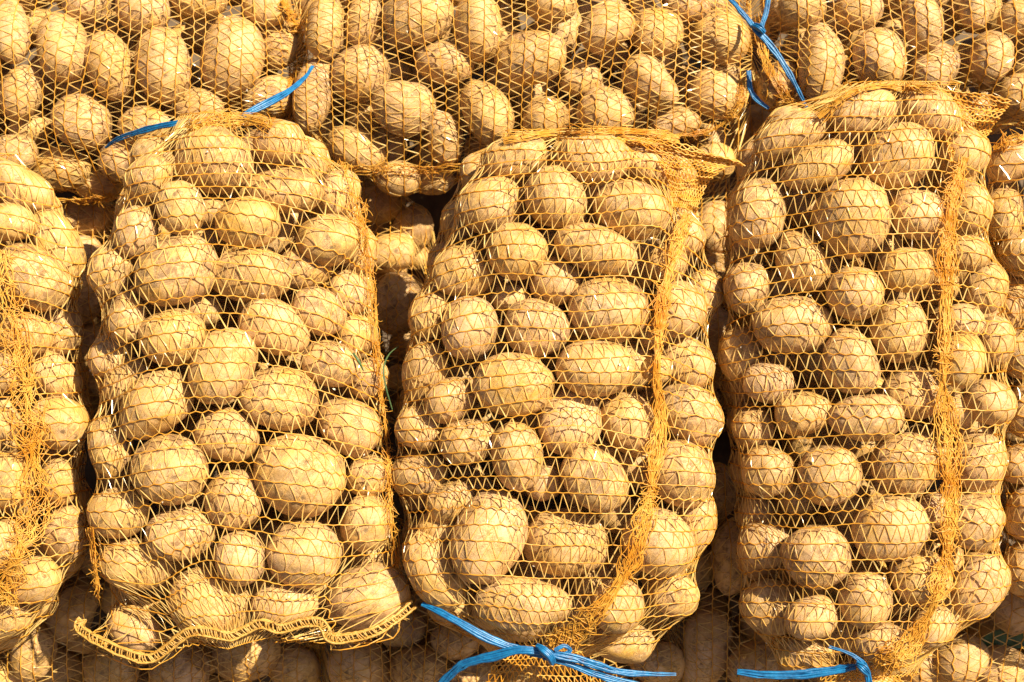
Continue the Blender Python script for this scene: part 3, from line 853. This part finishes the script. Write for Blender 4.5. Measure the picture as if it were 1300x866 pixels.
def seam(k, pts, count, width, lift, thick, seed, loops, stubs, looplen=13, name='seam', material=None, step=3.0):
    count = int(count * 2.1); thick *= 0.62; looplen *= 1.3; loops = int(loops * 0.5); lift *= 0.7; width *= 1.0
    if name == 'gathered_end': loops = int(loops * 0.45); stubs //= 2; looplen *= 0.75
    return seam_(k, pts, count, width, lift, thick, seed, loops, stubs, looplen, name, material, step)

def seam_(k, pts, count=7, width=7, lift=4, thick=0.95, seed=1, loops=150, stubs=40, looplen=13, name='seam', material=None, step=3.0):
    s = SACKS[k]
    L = sum(math.dist(a, b) for a, b in zip(pts, pts[1:]))
    c = curve(pts, max(int(L / step), 8))
    P = lay(s, c, 2.0)
    w_ = 9
    ker = np.ones(w_) / w_
    z = np.convolve(np.pad(P[:, 2], w_ // 2, mode='edge'), ker, 'valid')
    P = place(c[:, 0], c[:, 1], np.maximum(z, P[:, 2]))
    nr = nrm_of(s, P)
    e, o = EMPTY[k]
    return part(name, strands(P, nr, count, width, lift, thick, seed, loops, stubs, looplen), material or M_SEAM, e, o)

seam('C', [(872,272),(850,330),(838,400),(833,470),(836,540),(826,610),(812,680),(782,745),(735,795),(700,822)], 12, 9, 5, 0.95, 3, 330, 70)
seam('D', [(1222,200),(1206,260),(1200,330),(1198,420),(1196,500),(1203,580),(1204,650),(1198,710),(1182,770),(1150,818),(1112,846)], 14, 11, 5, 0.95, 4, 420, 60)
seam('A', [(2,318),(10,380),(22,440),(30,500),(38,560),(44,620),(34,670),(12,730),(2,768)], 9, 17, 5, 0.9, 5, 300, 60, 20)
seam('B', [(432,205),(452,262),(464,320),(472,400),(480,480),(490,560),(494,640),(502,720)], 3, 9, 3, 0.75, 6, 120, 210, 13)
seam('B', [(128,760),(122,720),(116,670)], 5, 5, 4, 0.9, 16, 40, 30, 10)
seam('B', [(238,163),(262,154),(290,152),(318,152),(345,160)], 9, 7, 5, 0.9, 17, 110, 50, 13, name='gathered_end')
seam('C', [(640,176),(700,168),(760,166),(815,168),(860,176)], 8, 5, 4, 0.9, 18, 120, 30, 11, name='gathered_end')
seam('D', [(1040,150),(1075,122),(1110,110),(1150,112),(1190,112)], 8, 5, 4, 0.9, 19, 130, 30, 11, name='gathered_end')
seam('T1', [(358,2),(374,30),(384,62),(380,92),(366,116)], 9, 5, 4, 1.0, 20, 170, 30, 11, name='end_seam')
seam('T2', [(430,214),(470,214),(505,212),(545,216),(585,212)], 3, 7, 3, 0.85, 21, 60, 40, 12)
seam('T2', [(800,166),(850,172),(900,166),(936,140),(944,100)], 5, 4, 3, 0.9, 22, 80, 12, 10)
seam('T1', [(20,240),(70,252),(120,252),(160,244)], 6, 5, 3, 0.9, 23, 60, 20, 10)
seam('T3', [(972,20),(965,50),(975,85),(1000,125),(1040,140)], 8, 6, 4, 0.9, 24, 150, 40, 12, name='gathered_end')
seam('E', [(1262,188),(1290,178),(1320,172)], 6, 5, 3, 0.9, 25, 60, 20, 10)

def ruffle(k, left, right, d_left, d_right, rows, cells, seed, amp=8, name='ruffle'):
    """loose end of netting: a wavy sheet of chain rows and tape threads between two edges"""
    rg = np.random.default_rng(seed)
    Lc, Rc = curve(left, rows), curve(right, rows)
    M = cells * 4 + 1
    f = np.linspace(0, 1, M)[None, :]
    X = Lc[:, None, 0] * (1 - f) + Rc[:, None, 0] * f; Y = Lc[:, None, 1] * (1 - f) + Rc[:, None, 1] * f
    Dp = np.linspace(0, 1, rows)[:, None] * 0 + d_left * (1 - f) + d_right * f
    Dp = Dp + amp * np.sin(np.linspace(0, rows * 0.9, rows)[:, None] + 2.2 * f) * (0.4 + 0.6 * f)
    Dp += np.array([snoise(M, 5, rg.integers(1e6)) for _ in range(rows)]) * amp * 0.3
    Y = Y + np.array([snoise(M, 4, rg.integers(1e6)) for _ in range(rows)]) * 1.6
    wave = np.where(np.arange(M) % 4 == 0, 1.0, np.where(np.arange(M) % 4 == 2, -1.0, 0.0))
    P = place(X, Y + wave * 0.8, Dp)
    nr = np.broadcast_to(np.array([0, 0, 1.0]), P.shape)
    parts = [tubes(P, nr, 0.95, 0.8, 4)]
    g = np.linspace(0, 1, 3)[None, :, None]
    up_i, dn_i = np.arange(0, M, 4), np.arange(2, M, 4)
    for j in range(rows - 1):
        A = P[j, up_i[:len(dn_i)]]; Bq = P[j + 1, dn_i]; C2 = P[j, up_i[1:len(dn_i) + 1]]
        for a, b in ((A, Bq), (Bq, C2)):
            q = a[:, None] * (1 - g) + b[:, None] * g
            parts.append(tubes(q, np.broadcast_to(np.array([0.01, 0.02, 1.0]), q.shape), 0.85, 0.4, 4, twist=rg.uniform(-1, 1, len(q))))
    e, o = EMPTY[k]
    return part(name, join(parts), M_SEAM, e, o)

dC, dD = SACKS['C']['dc'], SACKS['D']['dc']
ruffle('C', [(800,170),(822,192),(842,214),(850,240),(852,262)], [(942,206),(930,210),(905,226),(892,246),(884,268)], dC + 64, dC + 50, 15, 13, 31, 7)
ruffle('C', [(735,164),(735,168),(735,176)], [(946,214),(936,206),(922,200)], dC + 60, dC + 46, 7, 26, 32, 4)
ruffle('D', [(1150,108),(1170,128),(1188,150),(1200,176),(1206,204)], [(1284,126),(1276,142),(1262,160),(1250,180),(1244,206)], dD + 66, dD + 40, 17, 13, 33, 8)
ruffle('C', [(632,830),(622,850),(612,880)], [(738,828),(756,850),(776,884)], dC + 44, dC + 36, 6, 18, 34, 8)
ruffle('D', [(1052,846),(1040,862),(1026,884)], [(1128,846),(1144,860),(1160,884)], dD + 36, dD + 34, 6, 16, 35, 8)

# the golden stitched hem of sack B
def hem(k, pts, d, width, name, material, seed):
    rg = np.random.default_rng(seed)
    n = 260
    c = curve(pts, n)
    z = lay(SACKS[k], c, 0.0)[:, 2]
    z = np.array([z[max(0, q - 12):q + 13].max() for q in range(n)])
    z = np.convolve(np.pad(z, 10, mode='edge'), np.ones(21) / 21, 'valid')
    dep = np.maximum(z + 5, d) + snoise(n, 12, seed) * 1.0
    P = place(c[:, 0], c[:, 1], dep)
    T = np.gradient(P, axis=0); T /= np.linalg.norm(T, axis=1, keepdims=True)
    nr = np.broadcast_to(np.array([0, 0, 1.0]), P.shape)
    B = np.cross(nr, T)
    K = []
    for off, zz in ((-width * 0.5, 0), (-width * 0.36, 1.5), (width * 0.36, 1.5), (width * 0.5, 0), (width * 0.43, 3), (-width * 0.43, 2.4)):
        K.append(P + B * (off + snoise(n, 60, rg.integers(1e6))[:, None] * 0.35) + nr * zz)
    rad = 1.0 + 0.22 * rg.normal(size=(6, n))
    out = [tubes(np.array(K), np.broadcast_to(nr, (6, n, 3)), 1.2 * rad, 1.05 * rad, 5)]
    ns = 150
    i = np.linspace(2, n - 5, ns).astype(int); f = np.linspace(-0.52, 0.52, 5)[None, :, None]
    q = P[i][:, None] + B[i][:, None] * f * width + T[i][:, None] * (f * (3.0 + rg.normal(0, 1.6, (ns, 1, 1))) + rg.normal(0, 0.9, (ns, 1, 1))) + nr[i][:, None] * (2.2 + 1.2 * (1 - 4 * f ** 2))
    out.append(tubes(q, np.broadcast_to(nr[i][:, None], q.shape), 0.8, 0.55, 4))
    q2 = P[i][:, None] + B[i][:, None] * f * width - T[i][:, None] * (f * 3.0) - nr[i][:, None] * 1.2
    out.append(tubes(q2, np.broadcast_to(nr[i][:, None], q2.shape), 0.8, 0.5, 4))
    m = 260
    i = rg.integers(2, n - 3, m); f = np.linspace(0, 1, 3)[None, :, None]
    q3 = P[i][:, None] + B[i][:, None] * rg.choice([-0.5, 0.5, 0.45], m)[:, None, None] * width + rg.normal(0, 1, (m, 1, 3)) * f * rg.uniform(1.5, 4.5, (m, 1, 1)) + nr[i][:, None] * 1.5
    out.append(tubes(q3, np.broadcast_to(np.array([0.3, 0.2, 0.9]), q3.shape), 0.4, 0.35, 3))
    e, o = EMPTY[k]
    return part(name, join(out), material, e, o)
hem('B', HEM, SACKS['B']['dc'] + 26, 9.5, 'bottom_hem', M_HEM, 3)
# netting between the last row and the hem
def skirt(k, top, bottom, dt, db, rows, cells, seed):
    rg = np.random.default_rng(seed)
    M = cells * 4 + 1
    a, b = curve(top, M), curve(bottom, M)
    f = np.linspace(0, 1, rows)[:, None]
    X = a[None, :, 0] * (1 - f) + b[None, :, 0] * f; Y = a[None, :, 1] * (1 - f) + b[None, :, 1] * f
    Dd = dt[None] * (1 - f ** 1.5) + db * f ** 1.5
    wave = np.where(np.arange(M) % 4 == 0, 1.0, np.where(np.arange(M) % 4 == 2, -1.0, 0.0))
    P = place(X, Y + wave, Dd); nr = np.broadcast_to(np.array([0, 0, 1.0]), P.shape)
    parts = [tubes(P, nr, 1.0, 0.8, 4)]
    g = np.linspace(0, 1, 3)[None, :, None]
    up_i, dn_i = np.arange(0, M, 4), np.arange(2, M, 4)
    for j in range(rows - 1):
        A = P[j, up_i[:len(dn_i)]]; Bq = P[j + 1, dn_i]; C2 = P[j, up_i[1:len(dn_i) + 1]]
        for p, q in ((A, Bq), (Bq, C2)):
            z = p[:, None] * (1 - g) + q[:, None] * g
            parts.append(tubes(z, np.broadcast_to(np.array([0.01, 0.02, 1.0]), z.shape), 0.9, 0.4, 4, twist=rg.uniform(-1, 1, len(z))))
    e, o = EMPTY[k]
    return part('net_skirt', join(parts), M_CHAIN, e, o)
# dark end seams of the lying sacks under the hem
seam('L1', [(402,770),(400,800),(398,830),(400,866),(402,900)], 9, 7, 4, 1.0, 41, 160, 10, 13, name='end_seam')

# ------------------------------------------------------------------ blue twine
def twine(pts, widths, seed, flat=0.45, strands_n=4):
    """pts: (x, y, depth) ; a flat split-film string: a few fibres side by side, twisting"""
    rg = np.random.default_rng(seed)
    L = sum(math.dist(a[:2], b[:2]) for a, b in zip(pts, pts[1:]))
    n = max(int(L / 2.5), 10)
    c = curve(pts, n); wd = 0.88 * np.interp(np.linspace(0, 1, n), np.linspace(0, 1, len(widths)), widths)
    P = place(c[:, 0], c[:, 1], c[:, 2])
    T = np.gradient(P, axis=0); T /= np.linalg.norm(T, axis=1, keepdims=True)
    nr0 = np.array([0.15, -0.25, 1.0]); nr0 /= np.linalg.norm(nr0)
    nr = np.broadcast_to(nr0, P.shape); B = np.cross(T, nr); B /= np.linalg.norm(B, axis=1, keepdims=True)
    nn = np.cross(B, T)
    out = []
    tw = np.cumsum(rg.normal(0, 0.02, n)) + snoise(n, max(n / 14, 2), rg.integers(1e6)) * 0.35
    for q in range(strands_n):
        off = (q - (strands_n - 1) / 2) / max(strands_n, 1)
        la = wd * off * 1.05 * np.cos(tw); up = wd * off * np.sin(tw) * 0.8 + (q % 2) * 0.5
        Pq = P + B * (la + snoise(n, n / 5, rg.integers(1e6)) * 0.4)[:, None] + nn * up[:, None]
        out.append(tubes(Pq[None], np.broadcast_to(nr, (1, n, 3)), (wd / strands_n * 0.85 * (1 + 0.18 * snoise(n, n / 4, rg.integers(1e6))))[None], (wd * flat * 0.6)[None], 8, twist=tw[None] * 0.8))
    return join(out)

def tie(k, chains, name='blue_tie'):
    e, o = EMPTY[k]
    return part(name, join([twine(*c) for c in chains]), M_BLUE, e, o)

dB = SACKS['B']['dc']
tie('B', [([(134,187,150),(152,176,168),(180,166,188),(214,158,206),(246,154,218),(272,152,222)], [3.5, 5.5, 6.5, 7, 6.5, 4], 1),
          ([(302,149,224),(316,143,222),(340,131,212),(366,116,190),(386,100,168),(397,84,150)], [5, 7, 8, 6.5, 5.5, 4], 2)])
tie('C', [([(536,767,268),(566,781,282),(600,800,288),(632,816,286),(664,826,284),(690,832,286)], [5, 8, 9, 9, 8, 7], 3),
          ([(556,872,250),(575,854,262),(594,841,272),(626,833,284),(662,825,292),(700,830,292)], [8, 9, 10, 10, 9, 7], 4),
          ([(672,824,290),(700,830,296),(730,836,294),(760,846,288),(800,855,278),(858,856,262)], [6, 8, 8, 8, 7, 3], 5),
          ([(690,834,292),(720,842,290),(756,856,284),(800,868,276),(850,876,268)], [6, 7, 8, 8, 7], 6),
          ([(682,820,294),(690,826,301),(698,834,302),(702,842,296)], [6, 9, 9, 6], 7, 0.8),
          ([(704,826,298),(716,820,296),(724,826,294),(712,834,296)], [4, 4.5, 4.5, 4], 8)])
tie('D', [([(936,853,262),(975,857,268),(1020,856,272),(1060,851,276),(1086,846,282)], [5, 9, 10, 9, 7], 9),
          ([(1052,822,288),(1074,828,290),(1092,838,290),(1100,852,286),(1104,874,280)], [3, 3.5, 5, 7, 8], 10),
          ([(1088,842,290),(1096,848,295),(1102,856,292)], [6, 9, 6], 11, 0.9)])
tie('T3', [([(922,-6,120),(940,14,126),(960,38,130),(984,66,132),(1004,98,132),(1025,138,128)], [5, 6, 7, 7, 6.5, 3.5], 12),
           ([(976,-8,122),(972,16,124),(966,36,126)], [5, 6, 6], 13),
           ([(950,90,92),(952,112,94),(960,126,96),(976,138,98)], [6, 6.5, 6, 4], 14),
           ([(956,32,134),(964,36,138),(970,42,136)], [5, 8, 5], 15, 0.9)])

# ------------------------------------------------------------------ small plant bits
def blade(pts, width, name, label):
    c = curve(pts, 24); P = place(c[:, 0], c[:, 1], c[:, 2])
    wd = width * np.sin(np.linspace(0.35, math.pi, 24)) ** 0.6 + 0.15
    nr = np.broadcast_to(np.array([0.3, 0.1, 1.0]), P.shape)
    VF = tubes(P[None], nr[None], wd[None], wd[None] * 0.25, 4)
    o_ = world(P[0])
    o = link(bpy.data.objects.new(name, make_mesh(name, world(VF[0]) - o_, VF[1], M_GREEN)))
    o.location = o_
    o['label'] = label; o['category'] = 'grass'
    return o
blade([(498,520,262),(490,492,266),(487,468,262),(494,450,250),(508,438,236)], 1.2, 'grass_blade', 'thin green grass blade poking out beside the golden hemmed sack')
blade([(448,448,272),(455,458,274),(462,472,270)], 2.0, 'grass_blade', 'short wide green blade caught under netting of the golden hemmed sack')

def leaf(pts_mid, width, name, label):
    c = curve(pts_mid, 14); wd = width * np.sin(np.linspace(0.12, math.pi - 0.05, 14)) ** 0.7
    T = np.gradient(c[:, :2], axis=0); T /= np.linalg.norm(T, axis=1, keepdims=True)
    nl = np.stack([-T[:, 1], T[:, 0]], -1)
    rows = []
    for f in np.linspace(-1, 1, 7):
        xy = c[:, :2] + nl * (wd * f)[:, None]
        rows.append(place(xy[:, 0], xy[:, 1], c[:, 2] + 5 * abs(f) + 2.0 * np.sin(np.arange(14) * 1.3 + f * 2)))
    P = np.array(rows)
    Vt = P.reshape(-1, 3); Vb = Vt - np.array([0, 0, 0.8])
    i, j = np.meshgrid(np.arange(6), np.arange(13), indexing='ij')
    q = np.stack([i * 14 + j, i * 14 + j + 1, (i + 1) * 14 + j + 1, (i + 1) * 14 + j], -1).reshape(-1, 4)
    V = np.concatenate([Vt, Vb]); F = np.concatenate([q, q[:, ::-1] + len(Vt)])
    o_ = world(P[3, 0])
    o = link(bpy.data.objects.new(name, make_mesh(name, world(V) - o_, F, M_GREEN))); o.location = o_
    o['label'] = label; o['category'] = 'leaf'
leaf([(1240,834,62),(1260,818,70),(1284,812,70),(1310,816,62)], 15, 'green_leaf', 'green leaf under the netting of the dim lying sack')

# flakes of dry skin and crumbs caught on the net
fv, ff, o_ = [], [], 0
rg = np.random.default_rng(77)
for k in ('A', 'B', 'C', 'D', 'T1', 'T2', 'T3'):
    g = SACKS[k]['grid'].reshape(-1, 3); nrm = nrm_of(SACKS[k], g)
    cand = np.where(g[:, 2] > SACKS[k]['dc'] + 15)[0]
    for i in rg.choice(cand, 26, replace=False):
        c = g[i] + nrm[i] * 1.0; m = 5
        sz = rg.uniform(1.2, 3.2)
        e1 = np.cross(nrm[i], rg.normal(size=3)); e1 /= np.linalg.norm(e1); e2 = np.cross(nrm[i], e1)
        a = np.sort(rg.uniform(0, 6.28, m)); rr = sz * rg.uniform(0.5, 1.1, m)
        ring = c + e1 * (np.cos(a) * rr)[:, None] + e2 * (np.sin(a) * rr * 0.6)[:, None] + nrm[i] * rg.uniform(-0.2, 1.0, (m, 1))
        top = c + nrm[i] * 1.3
        fv.append(np.vstack([ring, top, c - nrm[i] * 0.5]))
        ff.append(np.array([[q, (q + 1) % m, m] for q in range(m)] + [[(q + 1) % m, q, m + 1] for q in range(m)]) + o_); o_ += m + 2
me = make_mesh('skin_flakes', world(np.concatenate(fv)), np.concatenate(ff), M_FLAKE, False)
o = link(bpy.data.objects.new('skin_flakes', me)); o['kind'] = 'stuff'
o['label'] = 'crumbs of dry pale potato skin caught on the netting'; o['category'] = 'crumbs'

# ------------------------------------------------------------------ the ground the pile lies on
n_ = 40
toe = world(np.array([650, 990, -166.0]))
head = world(np.array([650, -700, -166.0]))
prof = [(-3.0, toe[2] - 0.0)] + [(toe[1] - 0.35, toe[2])] + [(toe[1], toe[2]), (head[1], head[2]), (head[1] + 2.0, head[2])]
xs = np.linspace(-2.5, 2.5, n_)
V = np.array([[x, y, z] for (y, z) in prof for x in xs])
i, j = np.meshgrid(np.arange(len(prof) - 1), np.arange(n_ - 1), indexing='ij')
F = np.stack([i * n_ + j, i * n_ + j + 1, (i + 1) * n_ + j + 1, (i + 1) * n_ + j], -1).reshape(-1, 4)
o = link(bpy.data.objects.new('ground', make_mesh('ground', V, F, M_SOIL, False)))
o['kind'] = 'structure'; o['label'] = 'brown earth bank under the sacks'
print('potatoes', nlist, len(extra), len(rest))
